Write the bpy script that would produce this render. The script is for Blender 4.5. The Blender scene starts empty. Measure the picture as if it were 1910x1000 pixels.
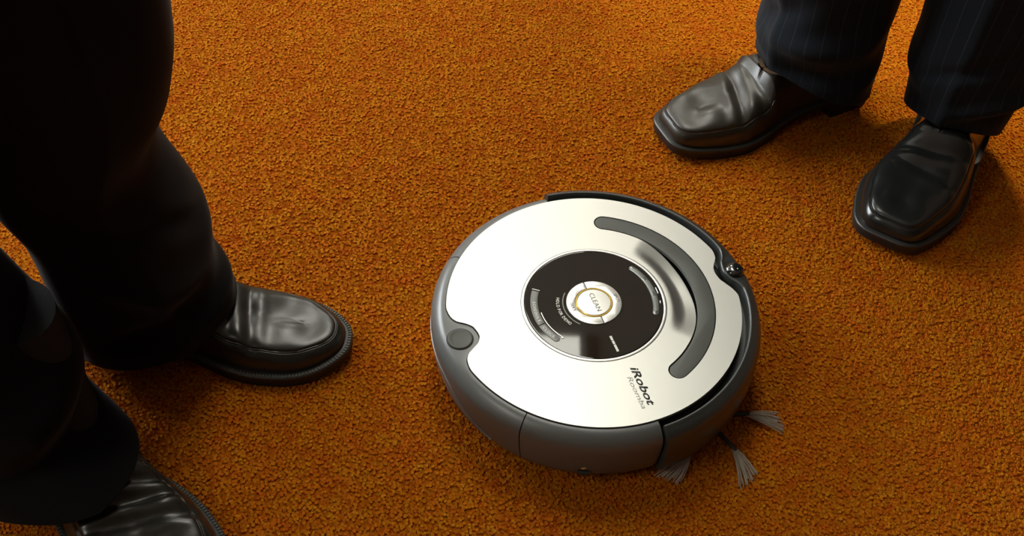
import bpy, bmesh, math, random
import numpy as np
from mathutils import Vector, Matrix, geometry
R = math.radians
rng = np.random.default_rng(7)
random.seed(7)
scene = bpy.context.scene
COL = scene.collection

# ------------------------------------------------------------------ camera, light, exposure
ZP = 0.086                                   # height of the robot's face plate
cam_d = bpy.data.cameras.new('camera')
cam = bpy.data.objects.new('camera', cam_d)
COL.objects.link(cam)
cam_d.sensor_fit = 'HORIZONTAL'
cam_d.sensor_width = 36.0
cam_d.lens = 2160.0 / 1910.0 * 36.0
cam_d.clip_start = 0.02
cam.matrix_world = (Matrix.Translation((-0.0845, -0.7537, 0.9057 + ZP))
                    @ Matrix.Rotation(math.pi / 2 - 0.8489, 4, 'X')
                    @ Matrix.Rotation(0.03575, 4, 'Z'))
scene.camera = cam

world = bpy.data.worlds.new('world')
scene.world = world
world.use_nodes = True
world.node_tree.nodes['Background'].inputs[0].default_value = (0.9, 0.88, 0.8, 1)
world.node_tree.nodes['Background'].inputs[1].default_value = 0.02

vs = scene.view_settings
vs.view_transform = 'Standard'
vs.look = 'None'
vs.gamma = 1.0
vs.use_curve_mapping = False
vs.exposure = 0.0

LAMP = 11.0                                  # radiance of the ceiling light panels
CEIL = 2.6
DAY = 20.0                                   # radiance of the daylit window panes

# ------------------------------------------------------------------ helpers
def tag(o, label=None, cat=None, group=None, kind=None):
    if label: o['label'] = label
    if cat: o['category'] = cat
    if group: o['group'] = group
    if kind: o['kind'] = kind
    return o

def empty(name, loc=(0, 0, 0), rz=0.0):
    o = bpy.data.objects.new(name, None)
    COL.objects.link(o)
    o.location = loc
    o.rotation_euler = (0, 0, rz)
    o.empty_display_size = 0.05
    return o

def link(name, me, mat=None, parent=None, smooth=None):
    o = bpy.data.objects.new(name, me)
    COL.objects.link(o)
    if mat is not None: me.materials.append(mat)
    if parent is not None: o.parent = parent
    if smooth is not None:
        for p in me.polygons: p.use_smooth = True
        if smooth < 180:
            try: me.set_sharp_from_angle(angle=R(smooth))
            except Exception: pass
    return o

def mesh(name, verts, faces):
    me = bpy.data.meshes.new(name)
    me.from_pydata([tuple(map(float, v)) for v in verts], [], faces)
    me.update()
    return me

def fix(me, merge=1e-6):
    bm = bmesh.new(); bm.from_mesh(me)
    if merge: bmesh.ops.remove_doubles(bm, verts=bm.verts, dist=merge)
    bmesh.ops.recalc_face_normals(bm, faces=bm.faces)
    bm.to_mesh(me); bm.free()
    return me

def grid_faces(n, m, cu=False, cv=False):
    f = []
    for i in range(n if cu else n - 1):
        for j in range(m if cv else m - 1):
            a = i * m + j; b = ((i + 1) % n) * m + j
            c = ((i + 1) % n) * m + (j + 1) % m; d = i * m + (j + 1) % m
            f.append((a, b, c, d))
    return f

def tube_mesh(name, pts, rad, sides=8, closed=False):
    pts = [Vector(p) for p in pts]; n = len(pts); V = []
    for i, p in enumerate(pts):
        if closed: t = pts[(i + 1) % n] - pts[i - 1]
        else: t = pts[min(i + 1, n - 1)] - pts[max(i - 1, 0)]
        t.normalize()
        up = Vector((0, 0, 1)) if abs(t.z) < .9 else Vector((1, 0, 0))
        a = t.cross(up).normalized(); b = a.cross(t)
        r = rad(i / (n - 1)) if callable(rad) else rad
        for k in range(sides):
            w = 2 * math.pi * k / sides
            V.append(p + a * (r * math.cos(w)) + b * (r * math.sin(w)))
    F = grid_faces(n, sides, closed, True)
    if not closed:
        F.append(tuple(range(sides))); F.append(tuple(range((n - 1) * sides, n * sides))[::-1])
    return fix(mesh(name, V, F), 0)

def smoothstep(a, b, x):
    t = np.clip((np.asarray(x, float) - a) / (b - a), 0, 1)
    return t * t * (3 - 2 * t)

def pchip(xs, ys, x):
    xs = np.array(xs, float); ys = np.array(ys, float); x = np.asarray(x, float)
    h = np.diff(xs); d = np.diff(ys) / h
    m = np.zeros(len(xs))
    for i in range(1, len(xs) - 1):
        if d[i - 1] * d[i] > 0:
            w1 = 2 * h[i] + h[i - 1]; w2 = h[i] + 2 * h[i - 1]
            m[i] = (w1 + w2) / (w1 / d[i - 1] + w2 / d[i])
    m[0], m[-1] = d[0], d[-1]
    i = np.clip(np.searchsorted(xs, x) - 1, 0, len(h) - 1)
    t = np.clip((x - xs[i]) / h[i], 0, 1)
    return ((1 + 2 * t) * (1 - t) ** 2 * ys[i] + t * (1 - t) ** 2 * h[i] * m[i]
            + t * t * (3 - 2 * t) * ys[i + 1] + t * t * (t - 1) * h[i] * m[i + 1])

# ------------------------------------------------------------------ materials
def mat(name, col, rough=.5, metal=0.0, spec=.5, coat=0.0, coat_rough=.1, emit=None, emit_s=0):
    m = bpy.data.materials.new(name); m.use_nodes = True
    b = m.node_tree.nodes['Principled BSDF']
    b.inputs['Base Color'].default_value = (*col, 1)
    b.inputs['Roughness'].default_value = rough
    b.inputs['Metallic'].default_value = metal
    b.inputs['Specular IOR Level'].default_value = spec
    b.inputs['Coat Weight'].default_value = coat
    b.inputs['Coat Roughness'].default_value = coat_rough
    if emit:
        b.inputs['Emission Color'].default_value = (*emit, 1)
        b.inputs['Emission Strength'].default_value = emit_s
    return m

def nd(m, t, **kw):
    n = m.node_tree.nodes.new(t)
    for k, v in kw.items():
        if k in n.inputs.keys(): n.inputs[k].default_value = v
        else: setattr(n, k, v)
    return n

def lk(m, a, b): m.node_tree.links.new(a, b)

def bump(m, scale, strength, dist=.001, detail=3.0, coord='Object'):
    tc = nd(m, 'ShaderNodeTexCoord'); nz = nd(m, 'ShaderNodeTexNoise')
    nz.inputs['Scale'].default_value = scale; nz.inputs['Detail'].default_value = detail
    bp = nd(m, 'ShaderNodeBump'); bp.inputs['Strength'].default_value = strength; bp.inputs['Distance'].default_value = dist
    lk(m, tc.outputs[coord], nz.inputs['Vector']); lk(m, nz.outputs['Fac'], bp.inputs['Height'])
    lk(m, bp.outputs['Normal'], m.node_tree.nodes['Principled BSDF'].inputs['Normal'])
    return nz

CARPET = [(0.0, (.22, .040, .0022)), (.28, (.36, .076, .0022)), (.5, (.42, .124, .0025)),
          (.72, (.43, .158, .004)), (1.0, (.46, .20, .016))]

def ramp(m, stops):
    r = nd(m, 'ShaderNodeValToRGB'); e = r.color_ramp.elements
    while len(e) < len(stops): e.new(.5)
    for k, (p, c) in enumerate(stops):
        e[k].position = p; e[k].color = (*c, 1)
    return r

# pile tufts: every tuft its own yarn colour
m_pile = mat('carpet_yarn', (.4, .12, .01), .95, spec=.1)
oi = nd(m_pile, 'ShaderNodeObjectInfo')
nz1 = nd(m_pile, 'ShaderNodeTexNoise'); nz1.inputs['Scale'].default_value = 140; nz1.inputs['Detail'].default_value = 2
nz2 = nd(m_pile, 'ShaderNodeTexNoise'); nz2.inputs['Scale'].default_value = 9; nz2.inputs['Detail'].default_value = 4
lk(m_pile, oi.outputs['Location'], nz1.inputs['Vector']); lk(m_pile, oi.outputs['Location'], nz2.inputs['Vector'])
def madd(m, a, k, b):
    n = nd(m, 'ShaderNodeMath', operation='MULTIPLY_ADD')
    lk(m, a, n.inputs[0]); n.inputs[1].default_value = k
    if isinstance(b, float): n.inputs[2].default_value = b
    else: lk(m, b, n.inputs[2])
    return n.outputs[0]
v = madd(m_pile, oi.outputs['Random'], .34, -.18)
v = madd(m_pile, nz1.outputs['Fac'], .75, v)
v = madd(m_pile, nz2.outputs['Fac'], .36, v)
rp = ramp(m_pile, CARPET)
lk(m_pile, v, rp.inputs['Fac'])
nz3 = nd(m_pile, 'ShaderNodeTexNoise'); nz3.inputs['Scale'].default_value = 70; nz3.inputs['Detail'].default_value = 2
lk(m_pile, oi.outputs['Location'], nz3.inputs['Vector'])
mr3 = nd(m_pile, 'ShaderNodeMapRange'); mr3.inputs['From Min'].default_value = .45; mr3.inputs['From Max'].default_value = .72; mr3.inputs['To Max'].default_value = .6
lk(m_pile, nz3.outputs['Fac'], mr3.inputs['Value'])
mx3 = nd(m_pile, 'ShaderNodeMix', data_type='RGBA'); mx3.inputs['B'].default_value = (.40, .062, .003, 1)
lk(m_pile, mr3.outputs['Result'], mx3.inputs['Factor']); lk(m_pile, rp.outputs['Color'], mx3.inputs['A'])
lk(m_pile, mx3.outputs['Result'], m_pile.node_tree.nodes['Principled BSDF'].inputs['Base Color'])

m_carpet = mat('carpet_backing', (.3, .08, .01), .97, spec=.05)
tc = nd(m_carpet, 'ShaderNodeTexCoord'); nz = nd(m_carpet, 'ShaderNodeTexNoise')
nz.inputs['Scale'].default_value = 260; nz.inputs['Detail'].default_value = 3
lk(m_carpet, tc.outputs['Object'], nz.inputs['Vector'])
rp = ramp(m_carpet, [(p * .6 + .2, (c[0] * .76, c[1] * .62, c[2] * .6)) for p, c in CARPET]); lk(m_carpet, nz.outputs['Fac'], rp.inputs['Fac'])
lk(m_carpet, rp.outputs['Color'], m_carpet.node_tree.nodes['Principled BSDF'].inputs['Base Color'])
bp = nd(m_carpet, 'ShaderNodeBump'); bp.inputs['Distance'].default_value = .004; bp.inputs['Strength'].default_value = .9
lk(m_carpet, nz.outputs['Fac'], bp.inputs['Height']); lk(m_carpet, bp.outputs['Normal'], m_carpet.node_tree.nodes['Principled BSDF'].inputs['Normal'])

m_ceiling = mat('ceiling_paint', (.55, .56, .50), .9); bump(m_ceiling, 90, .3)
m_wall = mat('wall_paint', (.36, .33, .26), .85); bump(m_wall, 60, .2)
m_wall_dark = mat('bounce_cutting_dark', (.10, .075, .05), .6); bump(m_wall_dark, 40, .2)  # invented dark finish for unseen walls, cuts bounced light from right and front
m_diff = mat('lamp_diffuser', (.9, .9, .86), .6, emit=(1.0, .98, .86), emit_s=LAMP)
m_pane = mat('daylit_pane', (.8, .85, .9), .2, emit=(.92, .97, 1.0), emit_s=DAY)
m_wframe = mat('window_frame_paint', (.6, .6, .57), .5); bump(m_wframe, 60, .1)
m_lframe = mat('lamp_frame', (.7, .7, .68), .4, .2); bump(m_lframe, 50, .05)

m_silver = mat('brushed_aluminium', (.50, .505, .475), .40, .92); bump(m_silver, 900, .04, .0003)
m_ring = mat('polished_ring', (.74, .74, .70), .36, .85); bump(m_ring, 300, .02, .0002)
m_body = mat('grey_plastic', (.110, .117, .114), .36, spec=.6); bump(m_body, 1500, .08, .0002)
m_bump = mat('bumper_plastic', (.036, .040, .038), .33, spec=.6); bump(m_bump, 1500, .08, .0002)
m_dark = mat('dark_chassis', (.006, .006, .006), .6); bump(m_dark, 400, .1, .0003)
m_handle = mat('handle_rubber', (.066, .070, .060), .55); bump(m_handle, 1200, .12, .0002)
m_display = mat('black_gloss', (.010, .009, .006), .035, spec=.55); bump(m_display, 40, .004, .0004)
m_grey = mat('grey_key', (.16, .165, .15), .35); bump(m_grey, 800, .05, .0002)
m_pale = mat('pale_indicator', (.10, .112, .105), .16, coat=.3); bump(m_pale, 260, .05, .0004)
m_key = mat('silver_key', (.62, .62, .58), .30, .55); bump(m_key, 700, .03, .0002)
m_gold = mat('amber_ring', (.55, .36, .05), .22, .8); bump(m_gold, 300, .02, .0002)
m_white = mat('white_print', (.66, .67, .62), .6); bump(m_white, 500, .02, .0001)
m_greyprint = mat('grey_print', (.36, .36, .33), .6); bump(m_greyprint, 500, .02, .0001)
m_keyprint = mat('key_print', (.15, .15, .13), .6); bump(m_keyprint, 500, .02, .0001)
m_black = mat('black_print', (.010, .010, .009), .5); bump(m_black, 500, .02, .0001)
m_window = mat('smoky_plastic', (.15, .165, .175), .4, coat=.1); bump(m_window, 200, .03, .0003)
m_tyre = mat('tyre_rubber', (.012, .012, .012), .7); bump(m_tyre, 300, .3)
m_bristle = mat('pale_bristle', (.42, .38, .32), .6); bump(m_bristle, 900, .1, .0003)
m_lens = mat('sensor_lens', (.008, .010, .009), .05, coat=1); bump(m_lens, 120, .01, .0002)
m_glint = mat('highlight_metal', (.85, .82, .72), .15, 1); bump(m_glint, 300, .02, .0002)  # bright metal for slivers that model highlights

def leather(name, col, rough):
    m = mat(name, col, rough, spec=.5, coat=.10, coat_rough=.25)
    nzz = bump(m, 420, .12, .0006, 4)
    tcn = [n for n in m.node_tree.nodes if n.type == 'TEX_COORD'][0]
    n2 = nd(m, 'ShaderNodeTexNoise'); n2.inputs['Scale'].default_value = 38; n2.inputs['Detail'].default_value = 3
    lk(m, tcn.outputs['Object'], n2.inputs['Vector'])
    mr = nd(m, 'ShaderNodeMapRange'); mr.inputs['To Min'].default_value = rough * .75; mr.inputs['To Max'].default_value = rough * 1.3
    lk(m, n2.outputs['Fac'], mr.inputs['Value']); lk(m, mr.outputs['Result'], m.node_tree.nodes['Principled BSDF'].inputs['Roughness'])
    return m
m_leather = leather('black_leather', (.016, .016, .012), .30)
m_leather_b = leather('brown_black_leather', (.022, .019, .013), .36)
m_leather_g = leather('polished_black_leather', (.012, .013, .012), .20)
m_sole = mat('sole_rubber', (.010, .010, .010), .5); bump(m_sole, 300, .2)
m_welt = mat('welt_leather', (.024, .024, .021), .42); bump(m_welt, 500, .2)
m_thread = mat('welt_thread', (.075, .078, .066), .55); bump(m_thread, 900, .2)
m_lining = mat('tan_lining', (.16, .095, .05), .6); bump(m_lining, 300, .2)
m_sock = mat('black_sock', (.008, .008, .009), .9); bump(m_sock, 900, .6)

def cloth(name, col, stripe=None):
    m = mat(name, col, .85, spec=.10)
    b = m.node_tree.nodes['Principled BSDF']
    b.inputs['Sheen Weight'].default_value = .08; b.inputs['Sheen Roughness'].default_value = .4
    tcn = nd(m, 'ShaderNodeTexCoord'); wv = nd(m, 'ShaderNodeTexNoise'); wv.inputs['Scale'].default_value = 1400
    bpn = nd(m, 'ShaderNodeBump'); bpn.inputs['Strength'].default_value = .3; bpn.inputs['Distance'].default_value = .0004
    lk(m, tcn.outputs['Object'], wv.inputs['Vector']); lk(m, wv.outputs['Fac'], bpn.inputs['Height']); lk(m, bpn.outputs['Normal'], b.inputs['Normal'])
    if stripe:
        sx = nd(m, 'ShaderNodeSeparateXYZ'); lk(m, tcn.outputs['UV'], sx.inputs[0])
        mu = nd(m, 'ShaderNodeMath', operation='MULTIPLY'); mu.inputs[1].default_value = 30.0
        fr = nd(m, 'ShaderNodeMath', operation='FRACT'); lt = nd(m, 'ShaderNodeMath', operation='LESS_THAN'); lt.inputs[1].default_value = .05
        lk(m, sx.outputs[0], mu.inputs[0]); lk(m, mu.outputs[0], fr.inputs[0]); lk(m, fr.outputs[0], lt.inputs[0])
        mx = nd(m, 'ShaderNodeMix', data_type='RGBA')
        mx.inputs['A'].default_value = (*col, 1); mx.inputs['B'].default_value = (*stripe, 1)
        lk(m, lt.outputs[0], mx.inputs['Factor']); lk(m, mx.outputs['Result'], b.inputs['Base Color'])
    return m
m_trouser = cloth('black_wool', (.0050, .0056, .0062))
m_pin = cloth('pinstripe_wool', (.0105, .0145, .0190), (.032, .038, .046))

# ------------------------------------------------------------------ the room
FX0, FX1, FY0, FY1 = -2.75, 3.2, -2.6, 5.2
ZF = -0.0019                                   # carpet backing; the pile tips lie at about z = 0
ZR = -0.0048                                   # middle of the tufts
def plane(name, pts, m):
    return tag(link(name, mesh(name, pts, [(0, 1, 2, 3)]), m), kind='structure')
floor = plane('floor', [(FX0, FY0, ZF), (FX1, FY0, ZF), (FX1, FY1, ZF), (FX0, FY1, ZF)], m_carpet)
tag(floor, 'rust orange carpeted floor with flecked pile', 'floor')
ceil = plane('ceiling', [(FX0, FY0, CEIL), (FX0, FY1, CEIL), (FX1, FY1, CEIL), (FX1, FY0, CEIL)], m_ceiling)
tag(ceil, 'plain pale ceiling carrying the light panels', 'ceiling')
for nm, a, b in (('wall_left', (FX0, FY0), (FX0, FY1)), ('wall_back', (FX0, FY1), (FX1, FY1)),
                 ('wall_right', (FX1, FY1), (FX1, FY0)), ('wall_front', (FX1, FY0), (FX0, FY0))):
    dk = nm in ('wall_right', 'wall_front')
    w = plane(nm, [(*a, ZF), (*b, ZF), (*b, CEIL), (*a, CEIL)], m_wall_dark if dk else m_wall)
    tag(w, ('dark brown bounce-absorbing ' if dk else 'plain beige painted ') + nm.replace('_', ' ') + ' of the room', 'wall')

# ceiling light panels as recessed troffers; all but the first added unseen for fill
LAMPS = [((-.135, 1.30), 'ceiling light panel above and beyond the robot vacuum'),
         ((-.135, 3.40), 'added fill light panel close to the back wall'),
         ((-2.00, 3.40), 'added fill light panel in the corner of left and back walls'),
         ((-2.20, -1.40), 'added fill light panel over the near end of the left wall')]
for (lx, ly), lab in LAMPS:
    t = tag(empty('ceiling_light', (lx, ly, CEIL - .02)), lab, 'ceiling light', 'ceiling light panels')
    w, l = .31, .61
    link('diffuser', mesh('diffuser', [(-w, -l, .004), (-w, l, .004), (w, l, .004), (w, -l, .004)], [(0, 1, 2, 3)]), m_diff, t)
    o_, i_ = .025, 0.0
    ring = [(-1, -1), (1, -1), (1, 1), (-1, 1)]
    V = [(x * (w + o_), y * (l + o_), z) for z in (-.004, .0195) for x, y in ring] + [(x * w, y * l, z) for z in (-.004, .0195) for x, y in ring]
    F = []
    for k in range(4):
        q = (k + 1) % 4
        F += [(k, q, 4 + q, 4 + k), (8 + k, 12 + k, 12 + q, 8 + q), (k, 8 + k, 8 + q, q), (4 + k, 4 + q, 12 + q, 12 + k)]
    link('frame', fix(mesh('frame', V, F)), m_lframe, t)

# recessed downlight behind the person in pinstripes
SPOT = 260.0
sx, sy = .78, .86
t = tag(empty('ceiling_spotlight', (sx, sy, CEIL - .001)), 'round recessed ceiling spotlight beyond the person in pinstripes', 'spotlight')
V = [(r_ * math.cos(2 * math.pi * i / 32), r_ * math.sin(2 * math.pi * i / 32), z_) for i in range(32) for r_, z_ in ((.038, -.001), (.040, -.012), (.056, -.010), (.060, -.001))]
link('bezel', fix(mesh('bezel', V, grid_faces(32, 4, True, False))), m_lframe, t, 40)
ld = bpy.data.lights.new('spot_bulb', 'SPOT'); ld.energy = SPOT; ld.color = (1.0, .86, .66); ld.spot_size = R(42); ld.spot_blend = 1.0; ld.shadow_soft_size = .04
lo = bpy.data.objects.new('spot_bulb', ld); COL.objects.link(lo); lo.parent = t; lo.location = (0, 0, -.03)

# daylit window in the left wall
WY0, WY1, WZ0, WZ1 = .75, 2.95, .80, 2.15
win = tag(empty('window_1', (FX0, 0, 0)), 'wide daylit window in the left wall', 'window', kind='structure')
def box(name, x0, x1, y0, y1, z0, z1, m, parent):
    V = [(x, y, z) for x in (x0, x1) for y in (y0, y1) for z in (z0, z1)]
    return link(name, fix(mesh(name, V, [(0, 1, 3, 2), (4, 6, 7, 5), (0, 4, 5, 1), (2, 3, 7, 6), (0, 2, 6, 4), (1, 5, 7, 3)])), m, parent)
wm = (WY0 + WY1) / 2
for y0, y1 in ((WY0 + .05, wm - .025), (wm + .025, WY1 - .05)):
    box('pane', .006, .014, y0, y1, WZ0 + .05, WZ1 - .05, m_pane, win)
for y0, y1 in ((WY0, WY0 + .05), (wm - .025, wm + .025), (WY1 - .05, WY1)):
    box('window_frame', .001, .05, y0, y1, WZ0, WZ1, m_wframe, win)
for z0, z1 in ((WZ0, WZ0 + .05), (WZ1 - .05, WZ1)):
    box('window_frame', .001, .05, WY0, WY1, z0, z1, m_wframe, win)
box('window_sill', .001, .14, WY0 - .05, WY1 + .05, WZ0 - .04, WZ0, m_wframe, win)

# carpet pile: real tufts over the part of the floor around the scene
sp = .0026
gx, gy = np.meshgrid(np.arange(-1.30, 1.20, sp), np.arange(-.62, 1.10, sp))
P = np.stack([gx.ravel(), gy.ravel()], 1)
P += rng.uniform(-.45 * sp, .45 * sp, P.shape)
N = len(P)
me = bpy.data.meshes.new('carpet_pile')
me.vertices.add(N)
co = np.zeros((N, 3), np.float32); co[:, :2] = P; co[:, 2] = ZR
me.vertices.foreach_set('co', co.ravel())
lean = rng.normal(.50, .26, N); az = rng.normal(R(-55), .8, N)
rot = np.stack([np.zeros(N), lean, az], 1).astype(np.float32)
a = me.attributes.new('tuft_rotation', 'FLOAT_VECTOR', 'POINT'); a.data.foreach_set('vector', rot.ravel())
sc = rng.uniform(.88, 1.12, N).astype(np.float32)
a = me.attributes.new('tuft_scale', 'FLOAT', 'POINT'); a.data.foreach_set('value', sc)
me.update()
pile = link('carpet_pile', me, m_pile, floor)
tag(pile, 'short flecked rust and ochre carpet pile', kind='stuff')
ng = bpy.data.node_groups.new('pile_tufts', 'GeometryNodeTree')
ng.interface.new_socket('Geometry', in_out='INPUT', socket_type='NodeSocketGeometry')
ng.interface.new_socket('Geometry', in_out='OUTPUT', socket_type='NodeSocketGeometry')
gi = ng.nodes.new('NodeGroupInput'); go = ng.nodes.new('NodeGroupOutput')
iop = ng.nodes.new('GeometryNodeInstanceOnPoints'); cone = ng.nodes.new('GeometryNodeMeshCone')
cone.fill_type = 'NGON'
cone.inputs['Vertices'].default_value = 6; cone.inputs['Side Segments'].default_value = 1
cone.inputs['Radius Top'].default_value = .0017; cone.inputs['Radius Bottom'].default_value = .0017
cone.inputs['Depth'].default_value = .0050
sm = ng.nodes.new('GeometryNodeSetMaterial'); sm.inputs['Material'].default_value = m_pile
ar = ng.nodes.new('GeometryNodeInputNamedAttribute'); ar.data_type = 'FLOAT_VECTOR'; ar.inputs['Name'].default_value = 'tuft_rotation'
asc = ng.nodes.new('GeometryNodeInputNamedAttribute'); asc.data_type = 'FLOAT'; asc.inputs['Name'].default_value = 'tuft_scale'
L = ng.links.new
L(gi.outputs[0], iop.inputs['Points']); L(cone.outputs['Mesh'], sm.inputs['Geometry']); L(sm.outputs[0], iop.inputs['Instance'])
L(ar.outputs['Attribute'], iop.inputs['Rotation']); L(asc.outputs['Attribute'], iop.inputs['Scale']); L(iop.outputs[0], go.inputs[0])
md = pile.modifiers.new('tufts', 'NODES'); md.node_group = ng

# ------------------------------------------------------------------ the robot vacuum
robot = tag(empty('robot_vacuum', (0, 0, 0)), 'round silver and grey robot vacuum cleaner on the orange carpet', 'robot vacuum')
FRONT = 20.5                                  # heading of the robot's front, degrees
mm = .001
def pt(r, th, z): return (r * math.cos(R(th)), r * math.sin(R(th)), z)

LN = [(-185, 150), (-176, 150), (-171.3, 147.3), (-168, 141.8), (-165.8, 132.2), (-163, 125.8), (-158.2, 123.4), (-154.3, 127.5), (-152.3, 134.5), (-150.5, 142.1), (-147.7, 147.2), (-142.5, 150), (-130, 150)]
RN = [(0, 150), (6.2, 150), (10.1, 146.4), (13.7, 140.8), (16.6, 137), (20, 135.8), (22.7, 137), (25, 140.6), (28.2, 147), (32.8, 150), (40, 150)]
def plate_edge(th):
    th = (np.asarray(th, float) + 180) % 360 - 180
    r = np.full_like(th, 150.0)
    tl = np.where(th > 0, th - 360, th)
    r = np.where((tl > -185) & (tl < -130), pchip(*zip(*LN), tl), r)
    r = np.where((th > 0) & (th < 40), pchip(*zip(*RN), th), r)
    return r * mm
def lip(th):
    th = np.asarray(th, float)
    X = [-70, 4, 9.5, 13, 16, 20, 24.5, 27.5, 31.5, 37, 112]
    Y = [157.5, 157.5, 157, 153, 147.5, 144.5, 147.5, 153, 157, 157.5, 157.5]
    return pchip(X, Y, th) * mm

def sweep(name, th0, th1, prof, m, parent, n=120, smooth=40):
    """closed profile swept round the robot's axis; prof(theta) -> list of (r, z)"""
    ths = np.linspace(th0, th1, n); V = []
    for th in ths:
        for r, z in prof(float(th)): V.append(pt(r, th, z))
    k = len(prof(float(th0)))
    F = grid_faces(n, k, False, True)
    F.append(tuple(range(k))); F.append(tuple(range((n - 1) * k, n * k))[::-1])
    return link(name, fix(mesh(name, V, F)), m, parent, smooth)

# chassis core
def chassis_prof():
    return [(0, .012), (.140, .012), (.1485, .017), (.1495, .030), (.1495, .069), (.147, .070), (0, .070)]
n = 96; pr = chassis_prof()
V = [pt(r, 360 * i / n, z) for i in range(n) for r, z in pr]
chassis = link('chassis', fix(mesh('chassis', V, grid_faces(n, len(pr), True, False))), m_dark, robot, 30)

def rim(inner):
    def prof(th):
        ri = float(inner(th))
        o = [(ri, .0700), (ri, .0838), (ri + .0006, .0844)]
        a0 = max(.1535, ri + .003)
        o += [(a0, .0843), (.1560, .0834), (.1590, .0813), (.1618, .0785), (.1640, .0755), (.1655, .0722), (.1661, .0685), (.1662, .0640),
              (.1656, .0540), (.1644, .0430), (.1626, .0320), (.1604, .0225), (.1580, .0165), (.1540, .0125), (.1500, .0125), (.1500, .0700)]
        return o
    return prof
edge_in = lambda th: float(plate_edge(th)) + .0006
sweep('side_panel', 108.6, 157.7, rim(edge_in), m_body, robot, 60)
sweep('side_panel', -115.5, -67.6, rim(edge_in), m_body, robot, 60)
bin_ = sweep('dust_bin', 158.1, 244.1, rim(edge_in), m_body, robot, 240)
# smoky window low on the bin's side
def winprof(th):
    k = float(smoothstep(233, 206, th)); top = .024 + .036 * k
    zs = [.021, .021 + (top - .021) * .5, top]
    rb = lambda z: float(np.interp(z, [.0165, .0225, .032, .043, .054, .064, .0685], [.1580, .1604, .1626, .1644, .1656, .1662, .1661]))
    return [(rb(zs[0]) - .001, zs[0])] + [(rb(z) + .0009, z) for z in (zs[0] + .001, zs[1], zs[2] - .001)] + [(rb(zs[2]) - .001, zs[2])]
tag(sweep('bin_window', 172, 232, winprof, m_window, bin_, 60, 60), 'smoky blue-grey window in the bin side')

# bin release button in the rear notch
bx, by, _ = pt(.1428, -159.0, 0)
def disc(name, cx, cy, prof, m, parent, n=48, smooth=35):
    V = [(cx + r * math.cos(2 * math.pi * i / n), cy + r * math.sin(2 * math.pi * i / n), z) for i in range(n) for r, z in prof]
    return link(name, fix(mesh(name, V, grid_faces(n, len(prof), True, False))), m, parent, smooth)
disc('button_groove', bx, by, [(0, .0847), (.0132, .0847), (.0136, .0843)], m_dark, bin_)
disc('release_button', bx, by, [(.0124, .0835), (.0124, .0852), (.0118, .0858), (.0104, .0859), (.0095, .0856), (.006, .0853), (0, .0852)], m_handle, bin_)
# sensor mark at the foot of the camera-side panel
pz = Vector(pt(.1620, -93.0, .025))
dock = link('dock_sensor', tube_mesh('dock_sensor', [pz + Vector((dx, 0, 0)) for dx in (-.006, -.002, .002, .006)], lambda t: .0035), m_lens, robot, 60)
link('sensor_glint', tube_mesh('sensor_glint', [pz + Vector((-.0028, -.0005, .0075)), pz + Vector((.0, -.001, .0083)), pz + Vector((.0022, -.0005, .0095))], .0010, 6), m_glint, dock, 60)  # bright sliver modelled as the sensor's highlight

# bumper
def bprof(th):
    ri = float(lip(th))
    return [(min(.1506, ri - .0012), .0690), (ri - .0010, .0690), (ri - .0006, .0800), (ri, .0848), (ri + .0006, .0860), (ri + .0014, .0866), (ri + .0024, .0866), (ri + .0034, .0859), (ri + .0044, .0850),
            (max(.1640, ri + .006), .0836), (.1672, .0812), (.1697, .0772), (.1714, .0720), (.1722, .0650), (.1724, .0560),
            (.1716, .0420), (.1700, .0310), (.1680, .0225), (.1650, .0165), (.1600, .0130), (.1510, .0130), (.1506, .0300)]
bumper = sweep('bumper', -66.7, 107.6, bprof, m_bump, robot, 400, 38)
# infrared dome in the bumper's front notch
dx_, dy_, _ = pt(.1575, 19.5, 0)
dome = disc('sensor_dome', dx_, dy_, [(.0098, .0830), (.0096, .0862), (.0085, .0880), (.0062, .0893), (.0034, .0899), (0, .0901)], m_lens, bumper)
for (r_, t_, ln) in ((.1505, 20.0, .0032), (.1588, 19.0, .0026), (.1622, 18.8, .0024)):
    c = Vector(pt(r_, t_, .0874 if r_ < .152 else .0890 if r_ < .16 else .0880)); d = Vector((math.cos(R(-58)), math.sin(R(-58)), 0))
    link('dome_highlight', tube_mesh('dome_highlight', [c - d * ln * .6, c, c + d * ln * .6], .0011, 6), m_glint, dome, 60)  # bright slivers standing in for lamp reflections on the dome

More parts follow.
